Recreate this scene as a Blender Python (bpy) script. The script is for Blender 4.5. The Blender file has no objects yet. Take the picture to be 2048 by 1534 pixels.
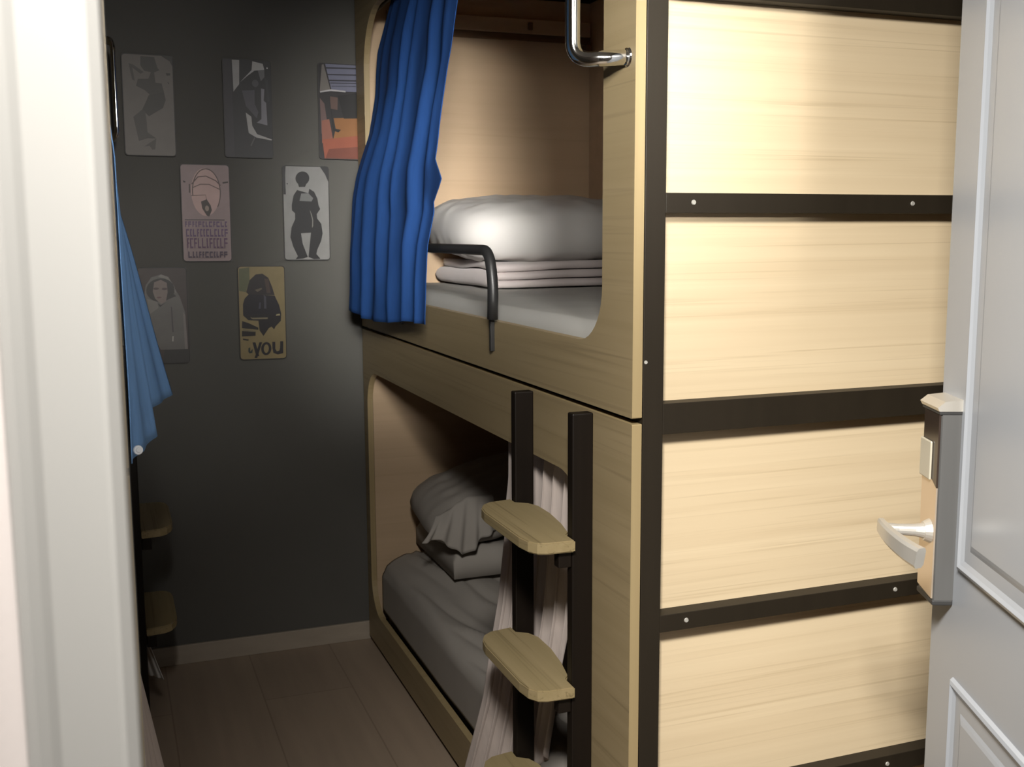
import bpy, bmesh, math, random
from mathutils import Vector, Matrix, noise
random.seed(7)
C = bpy.context.scene.collection
S = bpy.context.scene

# ------------------------------------------------------------------ camera, light, exposure
CAM = (-0.8945, -1.755, 1.56)
YAW, PITCH, ROLL = 0.35974, 0.13822, -0.00514
FPX = 2168.6
cd = bpy.data.cameras.new('camera')
cam = bpy.data.objects.new('camera', cd); C.objects.link(cam)
f = Vector((math.sin(YAW) * math.cos(PITCH), math.cos(YAW) * math.cos(PITCH), -math.sin(PITCH)))
r = Vector((math.cos(YAW), -math.sin(YAW), 0)); u = r.cross(f)
r2 = r * math.cos(ROLL) + u * math.sin(ROLL); u2 = u * math.cos(ROLL) - r * math.sin(ROLL)
m = Matrix((r2, u2, -f)).transposed().to_4x4(); m.translation = Vector(CAM)
cam.matrix_world = m
cd.sensor_fit = 'HORIZONTAL'; cd.sensor_width = 36.0; cd.lens = FPX / 2048 * 36.0
cd.clip_start = 0.02
cd.dof.use_dof = True; cd.dof.focus_distance = 2.3; cd.dof.aperture_fstop = 14.0
S.camera = cam
S.view_settings.view_transform = 'Standard'; S.view_settings.look = 'None'
S.view_settings.exposure = 0.0; S.view_settings.gamma = 1.0; S.view_settings.use_curve_mapping = False

w = bpy.data.worlds.new('world'); S.world = w; w.use_nodes = True
w.node_tree.nodes['Background'].inputs[0].default_value = (0.5, 0.5, 0.5, 1)
w.node_tree.nodes['Background'].inputs[1].default_value = 0.05

def area(name, loc, rot, sx, sy, power, col, spread=180):
    l = bpy.data.lights.new(name, 'AREA'); l.shape = 'RECTANGLE'; l.size = sx; l.size_y = sy
    l.energy = power; l.color = col; l.spread = math.radians(spread)
    o = bpy.data.objects.new(name, l); C.objects.link(o); o.location = loc; o.rotation_euler = rot
    return o
def aim(loc, to): return (Vector(to) - Vector(loc)).to_track_quat('-Z', 'Y').to_euler()
NP = (-1.00, -1.68, 2.44)
area('corridor_light', NP, aim(NP, (0.42, 0.0, 0.52)), 0.45, 0.28, 34.5, (1.0, 0.955, 0.89), 90)
LP = (-1.22, -3.7, 2.45)
area('added_fill_beam', LP, aim(LP, (0.12, 2.0, 1.64)), 0.9, 0.25, 5.5, (1.0, 0.97, 0.92), 16)  # added narrow beam to brighten the pods, shaped to miss the door frame
LP2 = (-0.56, -3.7, 2.40)
area('added_fill_beam', LP2, aim(LP2, (-0.74, 2.0, 1.60)), 0.30, 0.25, 1.4, (1.0, 0.96, 0.90), 21)  # second added beam, put in to brighten the left wall and curtain

# ------------------------------------------------------------------ materials
def lin(c):
    c = c / 255.0
    return c / 12.92 if c <= 0.04045 else ((c + 0.055) / 1.055) ** 2.4
def rgb(r, g, b, k=1.0):
    return tuple(min(0.9, lin(v) * k) for v in (r, g, b)) + (1,)
def mat(name, col, rough=0.6, metal=0.0, spec=0.4, var=0.0, vscale=(6, 6, 6), bump=0.0, bscale=60, coat=0.0, sheen=0.0):
    m = bpy.data.materials.new(name); m.use_nodes = True
    nt = m.node_tree; b = nt.nodes['Principled BSDF']
    b.inputs['Base Color'].default_value = col
    b.inputs['Roughness'].default_value = rough; b.inputs['Metallic'].default_value = metal
    b.inputs['Specular IOR Level'].default_value = spec
    b.inputs['Coat Weight'].default_value = coat
    b.inputs['Sheen Weight'].default_value = sheen
    tc = nt.nodes.new('ShaderNodeTexCoord'); mp = nt.nodes.new('ShaderNodeMapping')
    nt.links.new(tc.outputs['Object'], mp.inputs[0]); mp.inputs['Scale'].default_value = vscale
    if var > 0:
        n = nt.nodes.new('ShaderNodeTexNoise'); n.inputs['Scale'].default_value = 1.0; n.inputs['Detail'].default_value = 5
        nt.links.new(mp.outputs[0], n.inputs['Vector'])
        cr = nt.nodes.new('ShaderNodeValToRGB')
        cr.color_ramp.elements[0].position = 0.3; cr.color_ramp.elements[1].position = 0.7
        cr.color_ramp.elements[0].color = tuple(c * (1 - var) for c in col[:3]) + (1,)
        cr.color_ramp.elements[1].color = tuple(min(1, c * (1 + var)) for c in col[:3]) + (1,)
        nt.links.new(n.outputs['Fac'], cr.inputs[0]); nt.links.new(cr.outputs[0], b.inputs['Base Color'])
    if bump > 0:
        n2 = nt.nodes.new('ShaderNodeTexNoise'); n2.inputs['Scale'].default_value = bscale; n2.inputs['Detail'].default_value = 4
        nt.links.new(tc.outputs['Object'], n2.inputs['Vector'])
        bp = nt.nodes.new('ShaderNodeBump'); bp.inputs['Strength'].default_value = bump; bp.inputs['Distance'].default_value = 0.002
        nt.links.new(n2.outputs['Fac'], bp.inputs['Height']); nt.links.new(bp.outputs[0], b.inputs['Normal'])
    return m
def wood(name, c1, c2, line, axis='x', rough=0.42, lines=0.35, spec=0.4, fine=60.0):
    """plywood veneer: long streaks along one axis, with thin darker grain lines"""
    m = bpy.data.materials.new(name); m.use_nodes = True
    nt = m.node_tree; N = nt.nodes; L = nt.links; b = N['Principled BSDF']
    b.inputs['Roughness'].default_value = rough; b.inputs['Specular IOR Level'].default_value = spec
    tc = N.new('ShaderNodeTexCoord')
    def mapping(sa, so):
        mp = N.new('ShaderNodeMapping'); L.new(tc.outputs['Object'], mp.inputs[0])
        s = [so, so, so]; s['xyz'.index(axis)] = sa; mp.inputs['Scale'].default_value = s
        return mp
    n1 = N.new('ShaderNodeTexNoise'); n1.inputs['Scale'].default_value = 1; n1.inputs['Detail'].default_value = 6
    n1.inputs['Distortion'].default_value = 0.6
    L.new(mapping(0.8, fine * 0.45).outputs[0], n1.inputs['Vector'])
    cr = N.new('ShaderNodeValToRGB'); e = cr.color_ramp.elements
    e[0].position = 0.33; e[0].color = c1; e[1].position = 0.68; e[1].color = c2
    L.new(n1.outputs['Fac'], cr.inputs[0])
    n2 = N.new('ShaderNodeTexNoise'); n2.inputs['Scale'].default_value = 1; n2.inputs['Detail'].default_value = 3
    n2.inputs['Distortion'].default_value = 1.2
    L.new(mapping(0.9, fine).outputs[0], n2.inputs['Vector'])
    cl = N.new('ShaderNodeValToRGB'); e = cl.color_ramp.elements
    e[0].position = 0.56; e[0].color = (0, 0, 0, 1); e[1].position = 0.72; e[1].color = (lines, lines, lines, 1)
    L.new(n2.outputs['Fac'], cl.inputs[0])
    mx = N.new('ShaderNodeMix'); mx.data_type = 'RGBA'
    L.new(cl.outputs[0], mx.inputs['Factor']); L.new(cr.outputs[0], mx.inputs['A']); mx.inputs['B'].default_value = line
    L.new(mx.outputs['Result'], b.inputs['Base Color'])
    bp = N.new('ShaderNodeBump'); bp.inputs['Strength'].default_value = 0.10; bp.inputs['Distance'].default_value = 0.001
    L.new(n2.outputs['Fac'], bp.inputs['Height']); L.new(bp.outputs[0], b.inputs['Normal'])
    return m

M = {}
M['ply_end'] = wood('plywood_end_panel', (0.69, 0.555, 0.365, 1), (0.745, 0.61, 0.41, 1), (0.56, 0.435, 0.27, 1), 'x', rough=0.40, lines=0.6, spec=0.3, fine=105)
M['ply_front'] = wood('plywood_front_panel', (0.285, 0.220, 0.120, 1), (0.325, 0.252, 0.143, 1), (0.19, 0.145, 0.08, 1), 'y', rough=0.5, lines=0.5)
M['ply_inside'] = wood('plywood_lining', (0.50, 0.365, 0.235, 1), (0.56, 0.41, 0.27, 1), (0.43, 0.31, 0.195, 1), 'x', rough=0.4, lines=0.3, fine=30)
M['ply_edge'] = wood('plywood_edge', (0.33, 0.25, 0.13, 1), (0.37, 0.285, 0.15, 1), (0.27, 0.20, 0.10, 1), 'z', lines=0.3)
M['tread'] = wood('birch_tread', (0.29, 0.228, 0.115, 1), (0.335, 0.262, 0.14, 1), (0.165, 0.125, 0.06, 1), 'y', rough=0.55, lines=0.7, fine=90)
M['hook_shade'] = mat('hook_wood_and_shade', (0.16, 0.085, 0.04, 1), 0.5, var=0.15, vscale=(2, 40, 40))  # brown of the hooks, also the painted shadow strip on the lining
M['steel'] = mat('brown_black_steel', rgb(39, 33, 24), 0.55, 0.0, 0.3, var=0.08, vscale=(30, 30, 3), bump=0.05, bscale=300)
M['ladder'] = mat('black_brown_ladder_steel', rgb(22, 16, 11), 0.5, 0.0, 0.25, var=0.15, vscale=(60, 60, 2))
M['black'] = mat('black_powder_coat', rgb(38, 38, 38), 0.4, 0.0, 0.5, bump=0.03, bscale=400)
M['chrome'] = mat('polished_chrome', (0.82, 0.82, 0.80, 1), 0.09, 1.0)
M['nickel'] = mat('satin_nickel', (0.66, 0.63, 0.57, 1), 0.38, 0.72)
M['screw'] = mat('zinc_screw', (0.85, 0.83, 0.76, 1), 0.3, 0.6)
M['wallgrey'] = mat('charcoal_wall_paint', (0.112, 0.109, 0.100, 1), 0.7, spec=0.25, var=0.05, vscale=(3, 3, 3), bump=0.05, bscale=180)
M['wallwhite'] = mat('pale_wall_paint', (0.56, 0.515, 0.50, 1), 0.75, spec=0.2, var=0.03, bump=0.04, bscale=200)
M['ceil'] = mat('ceiling_paint', (0.55, 0.54, 0.52, 1), 0.8, spec=0.2, var=0.02)
M['frame'] = mat('white_door_frame', (0.345, 0.342, 0.33, 1), 0.42, spec=0.4, var=0.01)
M['door'] = mat('cool_white_door_paint', (0.30, 0.318, 0.345, 1), 0.30, spec=0.5, var=0.012, vscale=(4, 4, 1))
M['skirt'] = mat('beige_tile_skirting', (0.40, 0.345, 0.28, 1), 0.5, var=0.06, vscale=(8, 8, 30))
M['blue'] = mat('deep_blue_curtain_cotton', (0.017, 0.062, 0.215, 1), 0.9, spec=0.15, var=0.07, vscale=(120, 120, 8), bump=0.08, bscale=500)
M['blue_lit'] = mat('lit_blue_curtain_cotton', (0.20, 0.39, 0.74, 1), 0.9, spec=0.15, var=0.05, vscale=(90, 90, 8), bump=0.08, bscale=500)  # blue curtain cloth with the light falling on it put into the colour
M['white_curtain'] = mat('mauve_white_curtain', (0.50, 0.435, 0.40, 1), 0.9, spec=0.1, var=0.06, vscale=(100, 100, 6), bump=0.06, bscale=400, sheen=0.1)
M['linen'] = mat('white_bed_linen', (0.63, 0.61, 0.585, 1), 0.85, spec=0.15, var=0.03, vscale=(7, 7, 7), bump=0.15, bscale=40)
M['duvet'] = mat('shaded_white_bed_linen', (0.34, 0.315, 0.285, 1), 0.85, spec=0.15, var=0.03, vscale=(7, 7, 7), bump=0.15, bscale=40)  # white linen darkened in colour for the shade of the lower bunk
M['blanket'] = mat('pinkish_white_blanket', (0.56, 0.50, 0.485, 1), 0.9, spec=0.1, var=0.05, vscale=(10, 10, 10), bump=0.25, bscale=120, sheen=0.2)
M['sheet'] = mat('white_mattress_cover', (0.44, 0.432, 0.405, 1), 0.8, spec=0.15, var=0.03, bump=0.1, bscale=60)  # cover colour greyed to carry the shade inside the bunks
M['lockgrey'] = mat('grey_lock_housing', (0.105, 0.105, 0.103, 1), 0.42, 0.25, 0.5, var=0.04, vscale=(60, 60, 2))
M['lockblack'] = mat('gloss_dark_reader', (0.03, 0.02, 0.015, 1), 0.18, 0.0, 0.5)
M['lockplate'] = mat('champagne_lock_plate', (0.70, 0.58, 0.45, 1), 0.32, 0.75)
M['lockrubber'] = mat('dark_lock_gasket', (0.03, 0.03, 0.03, 1), 0.5)
M['card'] = mat('translucent_card', (0.42, 0.39, 0.31, 1), 0.3)
M['button'] = mat('white_snap_button', (0.80, 0.82, 0.84, 1), 0.35)
M['printblack'] = mat('printed_plate_edge', (0.03, 0.028, 0.027, 1), 0.5)

def floor_mat():
    m = bpy.data.materials.new('wood_look_floor_tiles'); m.use_nodes = True
    nt = m.node_tree; N = nt.nodes; L = nt.links; b = N['Principled BSDF']
    b.inputs['Roughness'].default_value = 0.42; b.inputs['Specular IOR Level'].default_value = 0.35
    tc = N.new('ShaderNodeTexCoord'); mp = N.new('ShaderNodeMapping'); L.new(tc.outputs['Object'], mp.inputs[0])
    mp.inputs['Rotation'].default_value = (0, 0, math.radians(90))
    mp.inputs['Location'].default_value = (0.0, 0.155, 0)
    br = N.new('ShaderNodeTexBrick'); L.new(mp.outputs[0], br.inputs['Vector'])
    br.inputs['Color1'].default_value = (0.42, 0.325, 0.245, 1); br.inputs['Color2'].default_value = (0.46, 0.36, 0.27, 1)
    br.inputs['Mortar'].default_value = (0.34, 0.26, 0.195, 1)
    br.inputs['Scale'].default_value = 1; br.inputs['Brick Width'].default_value = 1.8; br.inputs['Row Height'].default_value = 0.30
    br.inputs['Mortar Size'].default_value = 0.0025; br.offset = 0.33
    mp2 = N.new('ShaderNodeMapping'); L.new(tc.outputs['Object'], mp2.inputs[0]); mp2.inputs['Scale'].default_value = (22, 1.6, 1)
    n = N.new('ShaderNodeTexNoise'); n.inputs['Scale'].default_value = 1; n.inputs['Detail'].default_value = 6
    L.new(mp2.outputs[0], n.inputs['Vector'])
    mx = N.new('ShaderNodeMix'); mx.data_type = 'RGBA'; mx.blend_type = 'MULTIPLY'; mx.inputs['Factor'].default_value = 0.3
    L.new(br.outputs['Color'], mx.inputs['A']); L.new(n.outputs['Fac'], mx.inputs['B'])
    L.new(mx.outputs['Result'], b.inputs['Base Color'])
    return m
M['floor'] = floor_mat()
M['tile'] = mat('pale_corridor_tile', (0.62, 0.57, 0.50, 1), 0.4, var=0.03)

# ------------------------------------------------------------------ mesh helpers
def link(name, me, ma, parent=None, smooth=False):
    o = bpy.data.objects.new(name, me); C.objects.link(o)
    for a in (ma if isinstance(ma, (list, tuple)) else [ma]):
        me.materials.append(a)
    if parent is not None: o.parent = parent
    if smooth:
        for p in me.polygons: p.use_smooth = True
    return o
def from_bm(name, bm, ma, parent=None, smooth=False):
    bmesh.ops.recalc_face_normals(bm, faces=bm.faces[:])
    me = bpy.data.meshes.new(name); bm.to_mesh(me); bm.free()
    return link(name, me, ma, parent, smooth)
def add_box(bm, x0, x1, y0, y1, z0, z1, bev=0.0, seg=2):
    g = bmesh.ops.create_cube(bm, size=1.0)
    vs = g['verts']
    for v in vs:
        v.co = Vector(((x0 + x1) / 2 + v.co.x * (x1 - x0), (y0 + y1) / 2 + v.co.y * (y1 - y0), (z0 + z1) / 2 + v.co.z * (z1 - z0)))
    if bev > 0:
        es = list({e for v in vs for e in v.link_edges})
        bmesh.ops.bevel(bm, geom=es, offset=bev, segments=seg, affect='EDGES', profile=0.5)
def box(name, x0, x1, y0, y1, z0, z1, ma, parent=None, bev=0.0, seg=2):
    bm = bmesh.new(); add_box(bm, x0, x1, y0, y1, z0, z1, bev, seg)
    return from_bm(name, bm, ma, parent)
def rrect(a0, a1, b0, b1, R, n=10):
    pts = []
    Rs = R if isinstance(R, (list, tuple)) else [R] * 4
    for (ca, cb, ang, Rr) in ((a1 - Rs[0], b1 - Rs[0], 0, Rs[0]), (a0 + Rs[1], b1 - Rs[1], 90, Rs[1]), (a0 + Rs[2], b0 + Rs[2], 180, Rs[2]), (a1 - Rs[3], b0 + Rs[3], 270, Rs[3])):
        for i in range(n + 1):
            t = math.radians(ang + 90 * i / n)
            pts.append((ca + Rr * math.cos(t), cb + Rr * math.sin(t)))
    return pts
def prism(bm, pts, h0, h1, to3, mi=0):
    """closed outline pts (2-D) between heights h0 and h1, mapped with to3(a, b, h)"""
    va = [bm.verts.new(to3(a, b, h0)) for a, b in pts]; vb = [bm.verts.new(to3(a, b, h1)) for a, b in pts]
    n = len(pts); fs = [bm.faces.new(va[::-1]), bm.faces.new(vb)]
    for i in range(n):
        fs.append(bm.faces.new((va[i], va[(i + 1) % n], vb[(i + 1) % n], vb[i])))
    for f_ in fs: f_.material_index = mi
    return fs
def panel_with_hole(name, outer, inner, x0, x1, mats, parent):
    """board in the YZ plane from x0 to x1 with a rounded opening; material 1 on the sawn edges"""
    bm = bmesh.new(); es = []
    for loop in (outer, inner):
        vs = [bm.verts.new((x0, a, b)) for a, b in loop]
        es += [bm.edges.new((vs[i], vs[(i + 1) % len(vs)])) for i in range(len(vs))]
    bmesh.ops.triangle_fill(bm, use_beauty=True, use_dissolve=False, edges=es)
    g = bmesh.ops.extrude_face_region(bm, geom=bm.faces[:])
    for v in [e for e in g['geom'] if isinstance(e, bmesh.types.BMVert)]: v.co.x = x1
    bmesh.ops.recalc_face_normals(bm, faces=bm.faces[:])
    for f_ in bm.faces:
        f_.material_index = 0 if abs(f_.normal.x) > 0.9 else 1
    return from_bm(name, bm, mats, parent)
def catmull(pts, k=8):
    P = [Vector(p) for p in pts]; out = []
    for i in range(len(P) - 1):
        p0 = P[max(i - 1, 0)]; p1 = P[i]; p2 = P[i + 1]; p3 = P[min(i + 2, len(P) - 1)]
        for j in range(k):
            t = j / k
            out.append(0.5 * ((2 * p1) + (p2 - p0) * t + (2 * p0 - 5 * p1 + 4 * p2 - p3) * t * t + (3 * p1 - p0 - 3 * p2 + p3) * t ** 3))
    out.append(P[-1]); return out
def tube(bm, path, rad, n=14):
    path = [Vector(p) for p in path]; rings = []
    up = None
    for i, p in enumerate(path):
        d = (path[min(i + 1, len(path) - 1)] - path[max(i - 1, 0)]).normalized()
        if up is None:
            up = d.orthogonal().normalized()
        else:
            up = (up - d * up.dot(d)).normalized()
        s = d.cross(up)
        rr = rad[i] if isinstance(rad, (list, tuple)) else rad
        rings.append([bm.verts.new(p + (up * math.cos(2 * math.pi * k / n) + s * math.sin(2 * math.pi * k / n)) * rr) for k in range(n)])
    for a, b in zip(rings, rings[1:]):
        for k in range(n): bm.faces.new((a[k], a[(k + 1) % n], b[(k + 1) % n], b[k]))
    bm.faces.new(rings[0][::-1]); bm.faces.new(rings[-1])
def fillet_path(pts, R, k=8):
    P = [Vector(p) for p in pts]; out = [P[0]]
    for i in range(1, len(P) - 1):
        a = (P[i - 1] - P[i]); b = (P[i + 1] - P[i]); rr = min(R, a.length * 0.49, b.length * 0.49)
        s = P[i] + a.normalized() * rr; e = P[i] + b.normalized() * rr
        for j in range(k + 1):
            t = j / k
            out.append(s * (1 - t) ** 2 + P[i] * 2 * t * (1 - t) + e * t * t)
    out.append(P[-1]); return out
def disc(bm, c, nrm, rad, h, n=16, taper=0.8):
    nrm = Vector(nrm).normalized(); a = nrm.orthogonal().normalized(); b = nrm.cross(a); c = Vector(c)
    def ring(h_, r_): return [bm.verts.new(c + nrm * h_ + (a * math.cos(2 * math.pi * i / n) + b * math.sin(2 * math.pi * i / n)) * r_) for i in range(n)]
    r0, r1 = ring(0, rad), ring(h, rad * taper)
    for i in range(n): bm.faces.new((r0[i], r0[(i + 1) % n], r1[(i + 1) % n], r1[i]))
    bm.faces.new(r1); bm.faces.new(r0[::-1])

def thing(name, label, cat, loc=(0, 0, 0), rotz=0.0, group=None):
    o = bpy.data.objects.new(name, None); C.objects.link(o); o.empty_display_size = 0.1
    o.location = loc; o.rotation_euler = (0, 0, rotz)
    return tag(o, label, cat, group)
def tag(o, label, cat, group=None):
    o['label'] = label; o['category'] = cat
    if group: o['group'] = group
    return o
def struct(o, label=None):
    o['kind'] = 'structure'
    if label: o['label'] = label
    return o
def copy_tree(o, parent=None):
    c = o.copy(); C.objects.link(c); c.parent = parent
    for ch in list(o.children): copy_tree(ch, c)
    return c

# ------------------------------------------------------------------ the room
YW0, YW1 = -1.30, -1.18            # doorway wall (corridor side, room side)
XJ = -0.889                        # left jamb
struct(box('floor', -2.6, 2.2, YW0, 2.36, -0.06, 0.0, M['floor']))
struct(box('floor_corridor', -2.6, 2.2, -4.8, YW0, -0.06, 0.0, M['tile']))
struct(box('ceiling', -2.6, 2.2, -4.8, 2.36, 2.76, 2.82, M['ceil']))
struct(box('wall_back', -1.95, 1.12, 2.232, 2.36, 0.0, 2.76, M['wallgrey']))
struct(box('wall_left', -1.95, -1.85, YW1, 2.232, 0.0, 2.76, M['wallgrey']))
struct(box('wall_right', 1.0, 1.12, YW1, 2.232, 0.0, 2.76, M['wallgrey']))
bm = bmesh.new()
add_box(bm, -2.6, XJ - 0.012, YW0, YW1, 0, 2.76); add_box(bm, 0.03, 2.2, YW0, YW1, 0, 2.76); add_box(bm, XJ - 0.012, 0.03, YW0, YW1, 2.52, 2.76)
struct(from_bm('wall_front', bm, M['wallwhite']))
struct(box('wall_corridor_back', -2.6, 2.2, -4.8, -4.65, 0, 2.76, M['wallwhite']))
struct(box('wall_corridor_left', -2.6, -2.5, -4.65, YW0, 0, 2.76, M['wallwhite']))
struct(box('wall_corridor_right', 2.1, 2.2, -4.65, YW0, 0, 2.76, M['wallwhite']))
bm = bmesh.new(); add_box(bm, -1.84, 0.99, 2.220, 2.232, 0.0, 0.072, 0.002)
struct(from_bm('baseboard_back', bm, M['skirt']))
bm = bmesh.new(); add_box(bm, 0.988, 1.0, YW1, 2.218, 0.0, 0.072, 0.002)
struct(from_bm('baseboard_right', bm, M['skirt']))

# door frame: moulded casing around the opening (corridor side) and the jamb lining
def casing(bm, xin, sgn):
    prof = [(0.0, 0.0), (0.0, 0.014), (0.0015, 0.0175), (0.006, 0.0195), (0.008, 0.0185), (0.030, 0.0175), (0.0335, 0.019), (0.038, 0.020), (0.0415, 0.017), (0.043, 0.011), (0.043, 0.0)]
    pts = [(xin + sgn * a, YW0 - b) for a, b in prof]
    prism(bm, pts, 0.0, 2.55, lambda a, b, h: (a, b, h))
bm = bmesh.new()
casing(bm, XJ, -1); casing(bm, 0.018, 1)
add_box(bm, XJ - 0.043, 0.061, YW0 - 0.018, YW0, 2.508, 2.551, 0.003)
add_box(bm, XJ - 0.012, XJ, YW0, YW1, 0, 2.52); add_box(bm, 0.018, 0.03, YW0, YW1, 0, 2.52)
add_box(bm, XJ - 0.012, 0.03, YW0, YW1, 2.508, 2.52)
struct(from_bm('trim_1', bm, M['frame']))

# ------------------------------------------------------------------ the open door
DW, DH, DT = 0.823, 2.49, 0.042
door = thing('door_1', 'cool white panelled door standing open at right, with card lock', 'door', (0.002, -1.18, 0.012), math.radians(90 - 23.1))
door['kind'] = 'structure'
box('door_leaf', 0.0, DW, -DT, 0.0, 0.0, DH, M['door'], door, 0.003)
def moulding(name, x0, x1, z0, z1, parent):
    prof = [(0.0, 0.0), (0.003, 0.0055), (0.008, 0.0075), (0.013, 0.0045), (0.020, 0.0015), (0.040, 0.0015), (0.046, 0.0035), (0.052, 0.0050), (0.060, 0.0050)]
    bm = bmesh.new(); rings = []
    for o, h in prof:
        rings.append([bm.verts.new((x, h, z)) for x, z in ((x0 + o, z0 + o), (x1 - o, z0 + o), (x1 - o, z1 - o), (x0 + o, z1 - o))])
    for a, b in zip(rings, rings[1:]):
        for i in range(4): bm.faces.new((a[i], a[(i + 1) % 4], b[(i + 1) % 4], b[i]))
    bm.faces.new(rings[-1]); bm.faces.new(rings[0][::-1])
    return from_bm(name, bm, M['door'], parent)
moulding('door_panel', 0.11, 0.713, 1.045, 2.36, door)
moulding('door_panel', 0.11, 0.717, 0.18, 0.876, door)
# card lock on the door face
lx0, lx1, ln = 0.735, 0.812, 0.030
bm = bmesh.new()
prism(bm, [(lx0, 0.0), (lx0, ln * 0.93), (lx0 + 0.004, ln), (lx1 - 0.012, ln), (lx1, ln * 0.6), (lx1, 0.0)], 0.990, 1.278, lambda a, b, h: (a, b, h))
lock = from_bm('card_lock', bm, M['lockgrey'], door)
bm = bmesh.new()      # black reader window with a slanted lower edge
prism(bm, [(lx0 + 0.001, 1.165), (lx1 - 0.012, 1.195), (lx1 - 0.012, 1.276), (lx0 + 0.001, 1.276)], ln + 0.0002, ln + 0.0030, lambda a, b, h: (a, h, b))
from_bm('reader_window', bm, M['lockblack'], lock)
bm = bmesh.new()
prism(bm, [(lx0 + 0.001, 0.993), (lx1 - 0.012, 0.998), (lx1 - 0.010, 1.194), (lx0 + 0.001, 1.164)], ln + 0.0002, ln + 0.0024, lambda a, b, h: (a, h, b))
from_bm('lock_plate', bm, M['lockplate'], lock)
bm = bmesh.new()      # sloping cap on top
prism(bm, [(0.0, 1.2815), (ln + 0.004, 1.2815), (ln + 0.007, 1.287), (ln - 0.004, 1.296), (0.0, 1.299)], lx0 - 0.002, lx1, lambda a, b, h: (h, a, b))
from_bm('lock_cap', bm, M['nickel'], lock)
bm = bmesh.new(); add_box(bm, lx0 - 0.001, lx1, 0.0, ln + 0.003, 1.2765, 1.2818, 0.0008); add_box(bm, lx0 - 0.001, lx1 - 0.005, 0.0, ln + 0.001, 0.982, 0.9905, 0.002)
from_bm('lock_gasket', bm, M['lockrubber'], lock)
bm = bmesh.new(); add_box(bm, lx0 + 0.022, lx1 - 0.008, ln + 0.003, ln + 0.0065, 1.172, 1.232, 0.002)
from_bm('card_slot_cover', bm, M['card'], lock)
# lever handle
lv = bmesh.new()
zc = 1.093; xc = 0.758
disc(lv, (xc, ln + 0.002, zc), (0, 1, 0), 0.019, 0.010, 20, 0.75)
tube(lv, [(xc, ln + 0.008, zc), (xc, 0.055, zc + 0.001), (xc, 0.080, zc + 0.002), (xc - 0.001, 0.098, zc + 0.003)], [0.0125, 0.0095, 0.0085, 0.0095], 16)
path = catmull([(xc + 0.016, 0.101, zc + 0.004), (xc - 0.004, 0.1015, zc + 0.002), (xc - 0.035, 0.098, zc - 0.003), (xc - 0.070, 0.088, zc - 0.010), (xc - 0.095, 0.076, zc - 0.015)], 6)
rings = []
for i, p in enumerate(path):
    d = (path[min(i + 1, len(path) - 1)] - path[max(i - 1, 0)]).normalized()
    side = Vector((0, 0, 1)).cross(d).normalized(); up = d.cross(side)
    t = i / (len(path) - 1); hh = 0.0115 + 0.0045 * t; ww = 0.0055 + 0.0035 * t
    rings.append([lv.verts.new(p + side * a * ww + up * b * hh) for a, b in ((1, .7), (.6, 1), (-.6, 1), (-1, .7), (-1, -.7), (-.6, -1), (.6, -1), (1, -.7))])
for a, b in zip(rings, rings[1:]):
    for k in range(8): lv.faces.new((a[k], a[(k + 1) % 8], b[(k + 1) % 8], b[k]))
lv.faces.new(rings[0][::-1]); lv.faces.new(rings[-1])
from_bm('lever_handle', lv, M['nickel'], lock, smooth=False)

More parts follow.
